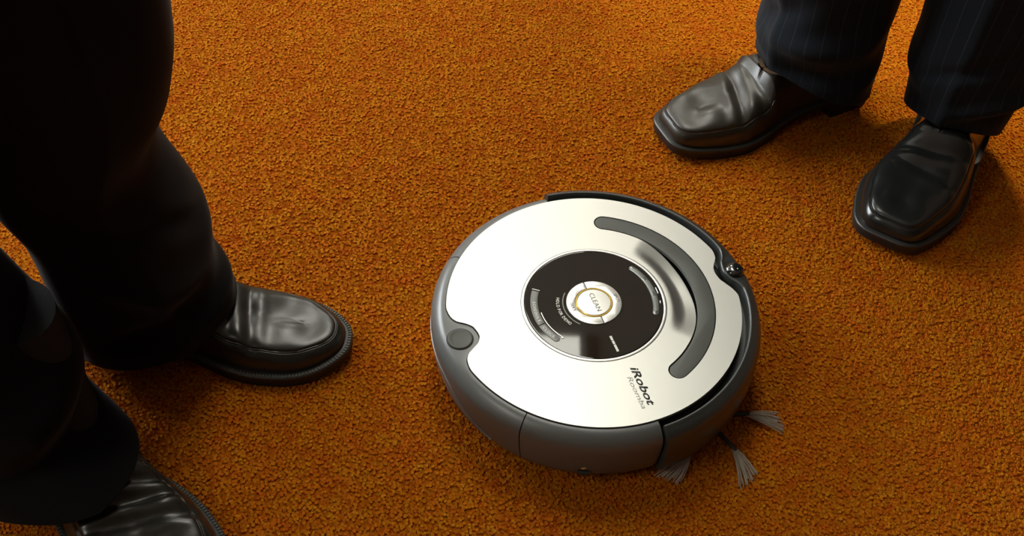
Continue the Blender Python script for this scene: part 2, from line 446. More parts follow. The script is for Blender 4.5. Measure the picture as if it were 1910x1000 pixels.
# face plate with slot, notches and finger scoop
TH = np.arange(0, 360, 1.0)
ths_e = np.concatenate([np.arange(-180, -177, 1.0), np.arange(-177, -140, .5), np.arange(-140, 5, 1.5), np.arange(5, 34, .5), np.arange(34, 180, 1.5)])
outer = [(float(r) * math.cos(R(t)), float(r) * math.sin(R(t))) for t, r in zip(ths_e, plate_edge(ths_e))]
RI = .0745
inner = [(RI * math.cos(R(t)), RI * math.sin(R(t))) for t in np.arange(0, 360, 2.0)]
S0, S1, SR, SH = -45.2, 84.0, .1141, .0098      # handle slot: centre-line angles, radius, half width
def pill(r, h, t0, t1, n=70, ne=12):
    """rounded arc outline, counter-clockwise"""
    o = [((r + h) * math.cos(R(t)), (r + h) * math.sin(R(t))) for t in np.linspace(t0, t1, n)]
    c = (r * math.cos(R(t1)), r * math.sin(R(t1)))
    o += [(c[0] + h * math.cos(R(t1) + a), c[1] + h * math.sin(R(t1) + a)) for a in np.linspace(0, math.pi, ne)[1:-1]]
    o += [((r - h) * math.cos(R(t)), (r - h) * math.sin(R(t))) for t in np.linspace(t1, t0, n)]
    c = (r * math.cos(R(t0)), r * math.sin(R(t0)))
    o += [(c[0] + h * math.cos(R(t0) + a), c[1] + h * math.sin(R(t0) + a)) for a in np.linspace(math.pi, 2 * math.pi, ne)[1:-1]]
    return o
slot = pill(SR, SH, S0, S1)
def inside_slot(x, y, g=0.0):
    th = math.degrees(math.atan2(y, x)); r = math.hypot(x, y)
    if S0 <= th <= S1: return abs(r - SR) < SH + g
    for t in (S0, S1):
        if math.hypot(x - SR * math.cos(R(t)), y - SR * math.sin(R(t))) < SH + g: return True
    return False
def scoop(x, y):
    r = math.hypot(x, y); th = math.degrees(math.atan2(y, x))
    wdw = max(0.0, math.cos(min(abs(th - 19) / 41 * math.pi / 2, math.pi / 2))) ** 1.3
    if r > SR: return 0.0
    return .0105 * wdw * float(smoothstep(.0800, .0925, r))
def cdt_plate(loops, interior, zf, thick, keep):
    pts = []; edges = []
    for lp in loops:
        k = len(pts); pts += [Vector(p) for p in lp]
        edges += [(k + i, k + (i + 1) % len(lp)) for i in range(len(lp))]
    pts += [Vector(p) for p in interior]
    ov, oe, of, *_ = geometry.delaunay_2d_cdt(pts, edges, [], 0, 1e-7)
    faces = []
    for f in of:
        cx = sum(ov[i].x for i in f) / len(f); cy = sum(ov[i].y for i in f) / len(f)
        if keep(cx, cy): faces.append(list(f))
    bm = bmesh.new()
    vs_ = [bm.verts.new((p.x, p.y, zf(p.x, p.y))) for p in ov]
    for f in faces:
        try: bm.faces.new([vs_[i] for i in f])
        except ValueError: pass
    bmesh.ops.delete(bm, geom=[v_ for v_ in bm.verts if not v_.link_faces], context='VERTS')
    bmesh.ops.recalc_face_normals(bm, faces=bm.faces)
    if sum(f.normal.z for f in bm.faces) < 0: bmesh.ops.reverse_faces(bm, faces=bm.faces)
    be = [e for e in bm.edges if e.is_boundary]
    r = bmesh.ops.extrude_edge_only(bm, edges=be)
    for v_ in r['geom']:
        if isinstance(v_, bmesh.types.BMVert): v_.co.z -= thick
    bmesh.ops.recalc_face_normals(bm, faces=bm.faces)
    me = bpy.data.meshes.new('plate'); bm.to_mesh(me); bm.free()
    return me
inter = []
for r in np.arange(.0765, .149, .0026):
    for t in np.arange(-180, 180, 2.0):
        x, y = r * math.cos(R(t)), r * math.sin(R(t))
        if r < float(plate_edge(t)) - .0018 and not inside_slot(x, y, .0012): inter.append((x, y))
def keep_plate(x, y):
    r = math.hypot(x, y); t = math.degrees(math.atan2(y, x))
    return r > RI and r < float(plate_edge(t)) and not inside_slot(x, y)
pm = cdt_plate([outer, inner, slot], inter, lambda x, y: ZP - scoop(x, y), .004, keep_plate)
plate = link('face_plate', pm, m_silver, robot, 35)
tag(plate, 'brushed silver face plate with a finger scoop')

# carry handle lying in the slot
def slab(name, outline, z0, z1, m, parent, bev=.0006, dome_=0.0):
    bm = bmesh.new()
    vb = [bm.verts.new((x, y, z0)) for x, y in outline]
    f = bm.faces.new(vb)
    r = bmesh.ops.extrude_face_region(bm, geom=[f])
    top = [g for g in r['geom'] if isinstance(g, bmesh.types.BMVert)]
    for v_ in top: v_.co.z = z1
    bmesh.ops.recalc_face_normals(bm, faces=bm.faces)
    if bev:
        te = [e for e in bm.edges if abs(e.verts[0].co.z - z1) < 1e-7 and abs(e.verts[1].co.z - z1) < 1e-7]
        bmesh.ops.bevel(bm, geom=te, offset=bev, segments=2, affect='EDGES', profile=.6)
    me = bpy.data.meshes.new(name); bm.to_mesh(me); bm.free()
    return link(name, me, m, parent, 40)
handle = slab('carry_handle', pill(SR + .0003, SH - .0011, S0, S1), ZP - .0042, ZP - .0002, m_handle, robot, .0010)
tag(handle, 'curved dark grey carry handle')

# display: ring, glossy panel, keys and print
disc('trim_ring', 0, 0, [(.0742, .0800), (.0742, .0858), (.0738, .0864), (.0728, .0867), (.0716, .0866), (.0711, .0861), (.0711, .0800)], m_ring, robot, 128)
ZD = .0864
panel = disc('display_panel', 0, 0, [(.0709, .0800), (.0709, .0860), (.0706, .08632), (.0701, ZD), (.0695, ZD), (.0300, ZD), (0, ZD)], m_display, robot, 128)
def arc_strip(name, r0, r1, t0, t1, z0, z1, m, parent, bev=.0004, n=40):
    o = [(r1 * math.cos(R(t)), r1 * math.sin(R(t))) for t in np.linspace(t0, t1, n)] + [(r0 * math.cos(R(t)), r0 * math.sin(R(t))) for t in np.linspace(t1, t0, n)]
    return slab(name, o, z0, z1, m, parent, bev)
def halfpill(r, h, t0, t1, rnd0, rnd1, n=30, ne=10):
    o = [((r + h) * math.cos(R(t)), (r + h) * math.sin(R(t))) for t in np.linspace(t0, t1, n)]
    if rnd1:
        c = (r * math.cos(R(t1)), r * math.sin(R(t1)))
        o += [(c[0] + h * math.cos(R(t1) + a), c[1] + h * math.sin(R(t1) + a)) for a in np.linspace(0, math.pi, ne)[1:-1]]
    o += [((r - h) * math.cos(R(t)), (r - h) * math.sin(R(t))) for t in np.linspace(t1, t0, n)]
    if rnd0:
        c = (r * math.cos(R(t0)), r * math.sin(R(t0)))
        o += [(c[0] + h * math.cos(R(t0) + a), c[1] + h * math.sin(R(t0) + a)) for a in np.linspace(math.pi, 2 * math.pi, ne)[1:-1]]
    return o
ks = slab('schedule_key', halfpill(.0610, .0037, 168, 209.9, False, False), ZD - .002, ZD + .0006, m_grey, panel, .0005)
kc = slab('clock_key', halfpill(.0610, .0037, 210.7, 231.5, False, True), ZD - .002, ZD + .0006, m_grey, panel, .0005)
arc_strip('key_end_line', .0570, .0652, 165.6, 166.6, ZD - .001, ZD + .0003, m_white, panel, 0, 4)
arc_strip('key_highlight', .0551, .0561, 196, 234, ZD - .001, ZD + .0007, m_ring, panel, .0003)  # silver arcs modelling the highlight along the key bezel
arc_strip('key_highlight', .0552, .0572, 234, 236.5, ZD - .001, ZD + .0007, m_ring, panel, .0003, 6)
ind = slab('indicator_strip', pill(.0632, .0033, -9, 50, 40), ZD - .002, ZD + .0007, m_pale, panel, .0009)
tag(ind, 'pale glossy strip of status lamps')
for t0, t1 in ((36, 46), (17, 29), (-6, 9)):
    slab('status_lamp', pill(.0632, .0021, t0, t1, 12, 8), ZD, ZD + .0010, m_grey, ind, .0003)
for t0, t1 in ((13, 20), (2, 5)):
    arc_strip('indicator_edge', .0674, .0684, t0, t1, ZD - .001, ZD + .0009, m_ring, panel, .0003, 8)
arc_strip('demo_arc', .0312, .0323, 158, 243, ZD - .001, ZD + .0003, m_grey, panel, 0)
k1 = arc_strip('ring_key', .0190, .0283, 111.9, 290.2, ZD - .002, ZD + .0012, m_key, panel, .0008, 60)
k2 = arc_strip('ring_key', .0190, .0283, -68.7, 110.8, ZD - .002, ZD + .0012, m_key, panel, .0008, 60)
disc('amber_ring', 0, -.0004, [(.0188, ZD), (.0188, ZD + .0013), (.0184, ZD + .0017), (.0178, ZD + .0017), (.0175, ZD + .0012), (.0175, ZD)], m_gold, panel, 72)
kcl = disc('clean_button', 0, -.0004, [(.0173, ZD), (.0173, ZD + .0012), (.0166, ZD + .0018), (.0120, ZD + .0020), (0, ZD + .0021)], m_key, panel, 72)

def text_mesh(s, shear=0.0, bold=0.0):
    c = bpy.data.curves.new('lettering', 'FONT'); c.body = s; c.size = 1.0; c.shear = shear; c.offset = bold
    c.resolution_u = 4
    o = bpy.data.objects.new('lettering', c); COL.objects.link(o)
    bpy.context.view_layer.update()
    me = bpy.data.meshes.new_from_object(o.evaluated_get(bpy.context.evaluated_depsgraph_get()))
    bpy.data.objects.remove(o); bpy.data.curves.remove(c)
    return me
def lay_text(name, s, start, ang, length, height, z, m, parent, shear=0.0, bold=0.0, cap=None, thick=.00012):
    me = text_mesh(s, shear, bold)
    co = np.array([v_.co[:] for v_ in me.vertices])
    x0, x1 = co[:, 0].min(), co[:, 0].max(); y0 = co[:, 1].min(); y1 = co[:, 1].max()
    x = (co[:, 0] - x0) / (x1 - x0) * length; y = co[:, 1] / (y1 if cap is None else cap) * height
    ca, sa = math.cos(R(ang)), math.sin(R(ang))
    for v_, a, b in zip(me.vertices, x, y):
        v_.co = (start[0] + ca * a - sa * b, start[1] + sa * a + ca * b, z)
    bm = bmesh.new(); bm.from_mesh(me)
    bmesh.ops.recalc_face_normals(bm, faces=bm.faces)
    if sum(f.normal.z for f in bm.faces) < 0: bmesh.ops.reverse_faces(bm, faces=bm.faces)
    r = bmesh.ops.extrude_face_region(bm, geom=bm.faces[:])
    for g in r['geom']:
        if isinstance(g, bmesh.types.BMVert): g.co.z += thick
    bmesh.ops.recalc_face_normals(bm, faces=bm.faces)
    bm.to_mesh(me); bm.free()
    me.materials.clear()
    return link(name, me, m, parent)
def arc_text(name, s, r, t0, t1, height, z, m, parent, bold=0.0):
    """letters along an arc, tops towards the centre, read counter-clockwise; joined as one print"""
    verts = []; faces = []; n = len(s)
    wid = [.45 if c in 'I' else .4 if c == ' ' else 1.0 for c in s]; tot = sum(wid); acc = 0
    for c, w in zip(s, wid):
        th = t0 + (t1 - t0) * (acc + w / 2) / tot; acc += w
        if c == ' ': continue
        me = text_mesh(c, 0, bold); co = np.array([v_.co[:] for v_ in me.vertices])
        cx = (co[:, 0].min() + co[:, 0].max()) / 2; cw = co[:, 0].max() - co[:, 0].min()
        slotw = R((t1 - t0) / tot * w) * r; fx = min(slotw * .86 / max(cw, .3), height * 1.5)
        ang = R(th + 90); k = len(verts)
        for a, b, _ in co:
            X = (a - cx) * fx; Y = b / .72 * height
            verts.append((r * math.cos(R(th)) + math.cos(ang) * X - math.sin(ang) * Y, r * math.sin(R(th)) + math.sin(ang) * X + math.cos(ang) * Y, z))
        faces += [tuple(k + i for i in p.vertices) for p in me.polygons]
        bpy.data.meshes.remove(me)
    me = mesh(name, verts, faces); fix(me, 0)
    return link(name, me, m, parent)
TA = FRONT - 90
ux, uy = math.cos(R(TA)), math.sin(R(TA))
lay_text('wordmark_print', 'iRobot', (.0334, -.0800), TA - .8, .0470, .0080, ZP + .00004, m_black, plate, .26, .020, .73)
lay_text('wordmark_print', 'Roomba', (.0300, -.0915), TA - .8, .0385, .0052, ZP + .00004, m_greyprint, plate, .22, -.004, .73)
lay_text('key_print', 'CLEAN', (-.0052, .0100), TA, .0240, .0052, ZD + .0021, m_keyprint, kcl, 0, .0, .73)
lay_text('key_print', 'DOCK', (-.0245, -.0030), TA, .0110, .0032, ZD + .0013, m_keyprint, k1, 0, 0, .73)
lay_text('key_print', 'SPOT', (.0200, .0115), TA, .0110, .0032, ZD + .0013, m_keyprint, k2, 0, 0, .73)
arc_text('key_print', 'SCHEDULE', .0624, 181, 207, .0030, ZD + .0007, m_white, ks, .01)
arc_text('key_print', 'CLOCK', .0624, 213, 230, .0030, ZD + .0007, m_white, kc, .01)
arc_text('demo_print', 'HOLD FOR DEMO', .0385, 172, 231, .0033, ZD + .0002, m_white, panel, .02)
for a0, a1 in ((0, .0055), (.0062, .0105), (.0112, .0200)):
    o = [(.0144 + ux * a - uy * b, -.0425 + uy * a + ux * b) for a, b in ((a0, 0), (a1, 0), (a1, .0024), (a0, .0024))]
    slab('print_mark', o, ZD - .001, ZD + .0002, m_white, panel, 0)

# wheels, caster and side brush under the body
for sgn in (1, -1):
    c = Vector((0, 0, .032)) + Vector((-math.sin(R(FRONT)), math.cos(R(FRONT)), 0)) * (.115 * sgn)
    ax = Vector((-math.sin(R(FRONT)), math.cos(R(FRONT)), 0)); fw = Vector((math.cos(R(FRONT)), math.sin(R(FRONT)), 0))
    V = []
    for i in range(40):
        a = 2 * math.pi * i / 40; tr = .0008 if i % 2 else 0
        d = fw * math.cos(a) + Vector((0, 0, 1)) * math.sin(a)
        for o_, r_ in ((-.011, .0), (-.011, .028), (-.009, .0325 - tr), (.009, .0325 - tr), (.011, .028), (.011, .0)): V.append(c + ax * o_ + d * r_)
    link('drive_wheel', fix(mesh('drive_wheel', V, grid_faces(40, 6, True, False))), m_tyre, robot, 40)
cf = Vector(pt(.118, FRONT, .016)); V = []
for i in range(24):
    a = 2 * math.pi * i / 24; d = fw * math.cos(a) + Vector((0, 0, 1)) * math.sin(a)
    for o_, r_ in ((-.010, 0), (-.010, .013), (-.007, .0165), (.007, .0165), (.010, .013), (.010, 0)): V.append(cf + ax * o_ + d * r_)
link('caster_wheel', fix(mesh('caster_wheel', V, grid_faces(24, 6, True, False))), m_tyre, robot, 40)
bc = Vector((.1160, -.0820, .0105))
brush = link('side_brush', bpy.data.meshes.new('side_brush'), m_tyre, robot)
Vb = [(bc.x + r_ * math.cos(2 * math.pi * i / 24), bc.y + r_ * math.sin(2 * math.pi * i / 24), z_) for i in range(24) for r_, z_ in ((0, .013), (.011, .013), (.013, .011), (.013, .007), (.010, .005), (0, .005))]
mb = fix(mesh('side_brush', Vb, grid_faces(24, 6, True, False))); mb.materials.append(m_tyre)
brush.data = mb
for k in range(6):
    a = R(8 + 60 * k)
    d = Vector((math.cos(a), math.sin(a), 0)); q = Vector((-d.y, d.x, 0))
    arm = link('brush_arm', tube_mesh('brush_arm', [bc + d * t + Vector((0, 0, -.002 * t / .05)) for t in (.008, .02, .035, .048)], lambda t: .0030 - .0009 * t), m_tyre, brush, 60)
    bm = bmesh.new()
    for j in range(26):
        f = (j - 12.5) / 13; p0 = bc + d * .044 + q * (f * .0016) + Vector((0, 0, -.002))
        ln = .036 + random.uniform(-.004, .003); e = d + q * (f * .34 - .12 + random.uniform(-.05, .05))
        pts = [p0 + e * (ln * s) + q * (-.006 * s * s) + Vector((0, 0, -.0055 * s + random.uniform(-.0008, .0008))) for s in (0, .35, .7, 1)]
        V0 = []
        for i, p in enumerate(pts):
            w = .00050
            V0.append([bm.verts.new(p + q * w), bm.verts.new(p - q * w * .5 + Vector((0, 0, w))), bm.verts.new(p - q * w * .5 - Vector((0, 0, w)))])
        for i in range(3):
            for s in range(3): bm.faces.new((V0[i][s], V0[i + 1][s], V0[i + 1][(s + 1) % 3], V0[i][(s + 1) % 3]))
    me = bpy.data.meshes.new('bristle_tuft'); bm.to_mesh(me); bm.free()
    link('bristle_tuft', me, m_bristle, brush)

# ------------------------------------------------------------------ people: shoes
def outline_fn(kind):
    if kind == 'round':
        t = [0, .05, .12, .22, .32, .42, .52, .62, .72, .80, .88, 1.0]
        med = [.027, .030, .0335, .0345, .0320, .0305, .0345, .0430, .0475, .0475, .0455, .034]
        lat = [.027, .030, .0340, .0365, .0385, .0410, .0455, .0500, .0515, .0500, .0470, .034]
        exp_toe, toe_len = 2.7, .28
    else:
        t = [0, .05, .12, .22, .32, .42, .52, .62, .72, .80, .88, 1.0]
        med = [.027, .030, .0335, .0345, .0320, .0305, .0345, .0430, .0475, .0450, .0395, .0305]
        lat = [.027, .030, .0340, .0365, .0385, .0410, .0455, .0500, .0510, .0470, .0405, .0305]
        exp_toe, toe_len = 4.6, .17
    return t, med, lat, exp_toe, toe_len

def shoe_outline(kind, L, W, n=200):
    """closed outline from heel round the medial (+y) side... points (x, y, t) counter-clockwise seen from above, right foot"""
    t, med, lat, ex, tl = outline_fn(kind)
    def half(side, x):
        base = pchip(t, med if side > 0 else lat, x)
        hx = np.clip((.11 - x) / .11, 0, 1); base = base * (1 - hx ** 2.4) ** (1 / 2.4)
        tx = np.clip((x - (1 - tl)) / tl, 0, 1); base = base * (1 - tx ** ex) ** (1 / ex)
        return base * W
    m = n // 2
    # dense sampling then resample by arc length
    xx = (1 - np.cos(np.linspace(0, math.pi, 1200))) / 2
    def side_curve(sd):
        c = np.array([(x * L, sd * float(half(sd, x))) for x in xx])
        c[:, 1] += .007 * np.sin(np.clip(c[:, 0] / L, 0, 1) * math.pi * .5) ** 2 * (1 if kind == 'round' else .6)   # toes drift medially
        q = np.concatenate([[0], np.cumsum(np.hypot(*np.diff(c, axis=0).T))]); w = np.linspace(0, q[-1], m + 1)
        return np.stack([np.interp(w, q, c[:, 0]), np.interp(w, q, c[:, 1])], 1)
    lat_, med_ = side_curve(-1), side_curve(1)
    return np.vstack([lat_, med_[::-1][1:-1]])          # point k and point n-k face each other

def sole_z(t):      # underside of the welt (top of the outsole) along the shoe
    return pchip([0, .1, .22, .32, .45, .58, .70, .82, .92, 1.0], [.028, .0275, .027, .025, .018, .0125, .011, .0115, .0135, .0165], t)

def offset_loop(P, d):
    T = np.roll(P, -1, 0) - np.roll(P, 1, 0); T /= np.linalg.norm(T, axis=1)[:, None] + 1e-12
    return P + np.stack([T[:, 1], -T[:, 0]], 1) * d

def make_shoe(parent, name, kind, heel, ang, side, L=.305, W=1.0, leath=None, folds=(), apron=.52, noise=.0010, seed=1, seam_sides=True, stitch=True, lining=None, ridge_k=1.0, label=None, throat=.53, welt=.0050):
    """heel: ground point under the back of the heel; ang: heading; side: +1 right foot (medial = +y), -1 left foot"""
    M = 64
    P = shoe_outline(kind, L, W); n = len(P)
    r_ = np.random.default_rng(seed)
    ph = r_.uniform(0, 6.28, 8)
    zw = sole_z(P[:, 0] / L) + .004
    # inner loop: toe ridge line, then the collar opening
    cy = .004
    I = np.zeros((n, 3))
    for i, (x, y) in enumerate(P):
        t = x / L
        xt = throat
        sgn = 1 if y > cy else -1
        if t > xt:
            tp = (t + P[(n - i) % n, 0] / L) / 2
            q = max(0.0, (tp - xt) / (1 - xt)); tx = xt + (.845 - xt) * q ** .8
            I[i] = (tx * L, cy, 0); yy = 0
        else:
            q = t / xt; a = math.pi * (1 - q)      # back of collar at q=0
            xx = .035 + (xt - .035) * (1 - math.cos(math.pi * q)) / 2
            I[i] = (xx * L, cy + sgn * .031 * math.sin(math.pi * min(1, max(0, q))) ** .7, 0)
        tz = I[i, 0] / L
        if t > xt: z = pchip([.5, .55, .62, .70, .78, .85], np.array([.084, .0775, .0640, .0545, .0485, .0440]) * ridge_k, tz)
        else: z = pchip([.03, .12, .25, .38, .50, .56], [.078, .070, .060, .066, .080, .083], tz) * (ridge_k if tz > .4 else 1)
        I[i, 2] = z
    vv = np.linspace(0, 1, M)
    G = np.zeros((n, M, 3))
    kp, kq = (.62, .80) if kind == 'round' else (.58, .82)
    for j, v_ in enumerate(vv):
        a = v_ * math.pi / 2
        tt = P[:, 0] / L
        h = 1 - math.cos(a) ** 1.0
        hor = math.cos(a) ** kp if v_ < 1 else 0.0
        ver = math.sin(a) ** kq
        # heel/quarter walls stay steep, the vamp is a full arch
        steep = smoothstep(throat, .30, tt)
        hv = hor * (1 - steep) + (1 - v_) * steep
        vz = ver * (1 - steep) + v_ * steep
        G[:, j, 0] = I[:, 0] + (P[:, 0] - I[:, 0]) * hv
        G[:, j, 1] = I[:, 1] + (P[:, 1] - I[:, 1]) * hv
        G[:, j, 2] = zw + (I[:, 2] - zw) * vz
        # quarters lean in above the sole
    # surface undulation, creases and the apron step
    X, Y, Z = G[:, :, 0] / L, G[:, :, 1], G[:, :, 2]
    VV = vv[None, :] * np.ones((n, 1))
    vamp = smoothstep(.40, .55, X) * smoothstep(.99, .86, X) * smoothstep(.12, .4, VV)
    dz = noise * vamp * (np.sin(X * 46 + Y * 60 + ph[0]) * .5 + np.sin(X * 25 - Y * 95 + ph[1]) * .7 + np.sin(Y * 150 + X * 17 + ph[2]) * .4)
    for (x0, sl, wd, am) in folds:
        g = np.exp(-((X - x0 - sl * (Y - cy)) / wd) ** 2)
        dz -= am * g * smoothstep(.22, .55, VV) * smoothstep(throat - .10, throat, X)
        g2 = np.exp(-((X - x0 - wd * 2.0 - sl * (Y - cy)) / (wd * 1.1)) ** 2)
        dz += am * .55 * g2 * smoothstep(.25, .6, VV)
    if apron:
        dd = VV - apron
        reg = smoothstep(throat - .16, throat - .02, P[:, 0] / L)[:, None]
        dz -= .0016 * np.exp(-(dd / .018) ** 2) * reg
        dz += .0012 * smoothstep(.0, .05, dd) * smoothstep(.35, .05, dd) * reg
    G[:, :, 2] += dz
    G[:, :, 1] *= side
    root = empty(name, (heel[0], heel[1], 0), R(ang)); root.parent = parent
    if label: root['label'] = label
    V = G.reshape(-1, 3)
    up = link('upper', fix(mesh('upper', V, grid_faces(n, M, True, False)), .0004), leath, root, 180)
    # collar inner lining
    Lr = []
    for dzv, sc_ in ((.0008, 1.0), (.0, .93), (-.012, .90), (-.03, .9)):
        for i in range(n):
            cxm = np.array([.28 * L, cy])
            p = cxm + (I[i, :2] - cxm) * sc_
            Lr.append((p[0], p[1] * side, I[i, 2] + dzv))
    sel = [i for i in range(n) if P[i, 0] / L <= throat + .005]
    F = []
    for k in range(3):
        for i in range(n):
            q = (i + 1) % n
            if i in sel and q in sel: F.append((k * n + i, k * n + q, (k + 1) * n + q, (k + 1) * n + i))
    me = fix(mesh('lining', Lr, F)); bm = bmesh.new(); bm.from_mesh(me)
    bmesh.ops.delete(bm, geom=[v_ for v_ in bm.verts if not v_.link_faces], context='VERTS'); bm.to_mesh(me); bm.free()
    link('lining', me, lining or m_lining, root, 60)
    # welt strip
    t = P[:, 0] / L; z0 = sole_z(t)
    def strip(nm, loops, m, sm_=40):
        V = []
        for lp, z in loops:
            for i in range(n): V.append((lp[i, 0], lp[i, 1] * side, z[i]))
        return link(nm, fix(mesh(nm, V, grid_faces(len(loops), n, True, True))), m, root, sm_)
    ww = welt * smoothstep(.02, .30, t) + .0020
    oi_ = offset_loop(P, 1.0) - P
    O = lambda k: P + oi_ * (k if np.ndim(k) == 0 else k[:, None])
    strip('welt', [(O(-.006), z0 + .0005), (O(-.006), z0 + .0045), (O(ww - .0012), z0 + .0045), (O(ww), z0 + .0034), (O(ww), z0 + .0005)], m_welt)
    # outsole with heel block
    bot = np.where(t < .27, 0.0, pchip([.0, .27, .275, .36, .48, .60, .70, .82, .92, 1.0], [.0, .0, .021, .0175, .0095, .002, .0, .0008, .0045, .0085], t))
    Vt = []; nb = n
    so = O(ww - .0006)
    V = [(so[i, 0], so[i, 1] * side, z0[i] + .0008) for i in range(n)] + [(so[i, 0], so[i, 1] * side, min(z0[i] - .001, max(bot[i], 0) if t[i] >= .27 else z0[i] - .007)) for i in range(n)]
    F = [(i, (i + 1) % n, n + (i + 1) % n, n + i) for i in range(n)]
    # bottom and top skins joined left to right across the shoe
    order = n
    for k in range(1, n // 2):
        a, b = k, (n - k) % n; a2, b2 = k + 1, (n - k - 1) % n
        if a2 >= b2: break
        F.append((n + a, n + a2, n + b2, n + b)); F.append((a, b, b2, a2))
    link('outsole', fix(mesh('outsole', V, F)), m_sole, root, 35)
    hp = [i for i in range(n) if t[i] < .265]
    hp = sorted(hp, key=lambda i: math.atan2(P[i, 1], P[i, 0] - .14 * L))
    loop = [so[i] for i in hp]
    V = [(p[0] * .985 + .001, p[1] * side * .97, 0.0) for p in loop] + [(p[0], p[1] * side, .0215) for p in loop]
    k = len(loop)
    F = [(i, (i + 1) % k, k + (i + 1) % k, k + i) for i in range(k)] + [tuple(range(k)), tuple(range(k, 2 * k))]
    link('heel_block', fix(mesh('heel_block', V, F)), m_sole, root, 35)
    # welt stitching: one ridge per stitch, joined
    if stitch:
        bm = bmesh.new(); per = 0
        ms = O(ww - .0030); seg = np.hypot(*(np.roll(ms, -1, 0) - ms).T); cum = np.concatenate([[0], np.cumsum(seg)])
        ext = np.vstack([ms, ms[:1]]); zex = np.append(z0, z0[0]); tex = np.append(t, t[0])
        for d in np.arange(0, cum[-1], .0034):
            x = np.interp(d, cum, ext[:, 0]); y = np.interp(d, cum, ext[:, 1]); z = np.interp(d, cum, zex) + .0046
            if np.interp(d, cum, tex) < .30: continue
            x2 = np.interp(min(d + .001, cum[-1]), cum, ext[:, 0]); y2 = np.interp(min(d + .001, cum[-1]), cum, ext[:, 1])
            tx, ty = x2 - x, y2 - y; l = math.hypot(tx, ty) + 1e-9; tx, ty = tx / l, ty / l; nx, ny = ty, -tx
            q = []
            for a, b, c in ((-.0011, -.0016, 0), (.0011, -.0016, 0), (.0011, .0022, 0), (-.0011, .0022, 0), (-.0005, -.0011, .0009), (.0005, -.0011, .0009), (.0005, .0017, .0009), (-.0005, .0017, .0009)):
                q.append(bm.verts.new((x + tx * a + nx * b, (y + ty * a + ny * b) * side, z + c)))
            for f in ((4, 5, 6, 7), (0, 1, 5, 4), (1, 2, 6, 5), (2, 3, 7, 6), (3, 0, 4, 7)): bm.faces.new([q[w] for w in f])
        bmesh.ops.recalc_face_normals(bm, faces=bm.faces)
        me = bpy.data.meshes.new('welt_stitching'); bm.to_mesh(me); bm.free()
        o = link('welt_stitching', me, m_thread, root); o['kind'] = 'stuff'
    # apron seam as a raised cord
    if apron:
        j = int(round(apron * (M - 1))); idx = [i for i in range(n) if P[i, 0] / L > throat - .10]
        idx = sorted(idx)
        pts = [(G[i, j, 0], G[i, j, 1], G[i, j, 2] + .0005) for i in idx]
        link('apron_seam', tube_mesh('apron_seam', pts, .0009, 6), leath, root, 60)
    # sock and ankle inside the collar
    V = []; rows = 10
    for k in range(rows):
        f = k / (rows - 1); z = .045 + .16 * f; cxx = (.27 - .06 * f) * L
        for i in range(28):
            a = 2 * math.pi * i / 28
            V.append((cxx + (.052 - .012 * f) * math.cos(a), cy * side + (.030 + .004 * f) * math.sin(a), z))
    F = grid_faces(rows, 28, False, True); F += [tuple(range(28)), tuple(range((rows - 1) * 28, rows * 28))]
    link('sock', fix(mesh('sock', V, F)), m_sock, root, 60)
    return root

# ------------------------------------------------------------------ people: trousers
def leg_mesh(name, rows, front, hem_tilt=0.0, ridges=(), seed=1, n=96, m=110, wob=.0035, crease=.004, crease_at=0.0):
    """rows: (z, cx, cy, half_front, half_side); front: heading of the shin in degrees"""
    r_ = np.random.default_rng(seed); ph = r_.uniform(0, 6.28, 8)
    A = np.array(rows, float); z0, z1 = A[0, 0], A[-1, 0]
    s = np.linspace(0, 1, m) ** 1.6
    zs = z0 + (z1 - z0) * s
    col = [pchip(A[:, 0], A[:, k], zs) for k in range(1, 5)]
    V = []; UV = []
    fr = R(front)
    inner = 6
    for k in range(-inner, m):
        kk = max(k, 0) if k >= 0 else -k
        z, cx, cy, hf, hs = zs[kk], col[0][kk], col[1][kk], col[2][kk], col[3][kk]
        for i in range(n):
            a = 2 * math.pi * i / n
            ca, sa = math.cos(a), math.sin(a)
            low = math.exp(-(z - z0) / .16)
            rr = 1.0 + wob / .09 * (math.sin(3 * a + ph[0] + z * 9) * .5 + math.sin(5 * a + ph[1] - z * 14) * .35 + math.sin(2 * a + ph[2] + z * 23) * .5 * low)
            f = hf * ca * rr; g = hs * sa * rr
            # pressed creases front and back
            ac = (a - R(crease_at) + math.pi) % (2 * math.pi) - math.pi; bc_ = (a - R(crease_at)) % (2 * math.pi) - math.pi
            add = crease * (math.exp(-abs(ac) / .16) + math.exp(-abs(bc_) / .16))
            for (a0, zc, slope, wd, am, ea, ez) in ridges:
                da = (math.degrees(a) - a0 + 180) % 360 - 180
                dzv = z - (zc + slope * da)
                add += am * math.exp(-(dzv / wd) ** 2) * math.exp(-(da / ea) ** 2)
            f += add * ca; g += add * sa
            if k < 0: f *= .972; g *= .972
            zz = z + hem_tilt * ca * max(0.0, 1 - (z - z0) / .12)
            V.append((cx + f * math.cos(fr) - g * math.sin(fr), cy + f * math.sin(fr) + g * math.cos(fr), zz))
            UV.append((i / n, z))
    M_ = m + inner
    F = grid_faces(M_, n, False, True)
    me = mesh(name, V, F)
    uv = me.uv_layers.new(name='UVMap')
    for lp in me.loops:
        vi = lp.vertex_index; uv.data[lp.index].uv = UV[vi]
    for p in me.polygons:       # close the seam of the wrap
        us = [uv.data[l].uv[0] for l in p.loop_indices]
        if max(us) - min(us) > .5:
            for l in p.loop_indices:
                if uv.data[l].uv[0] < .5: uv.data[l].uv[0] += 1
    return me

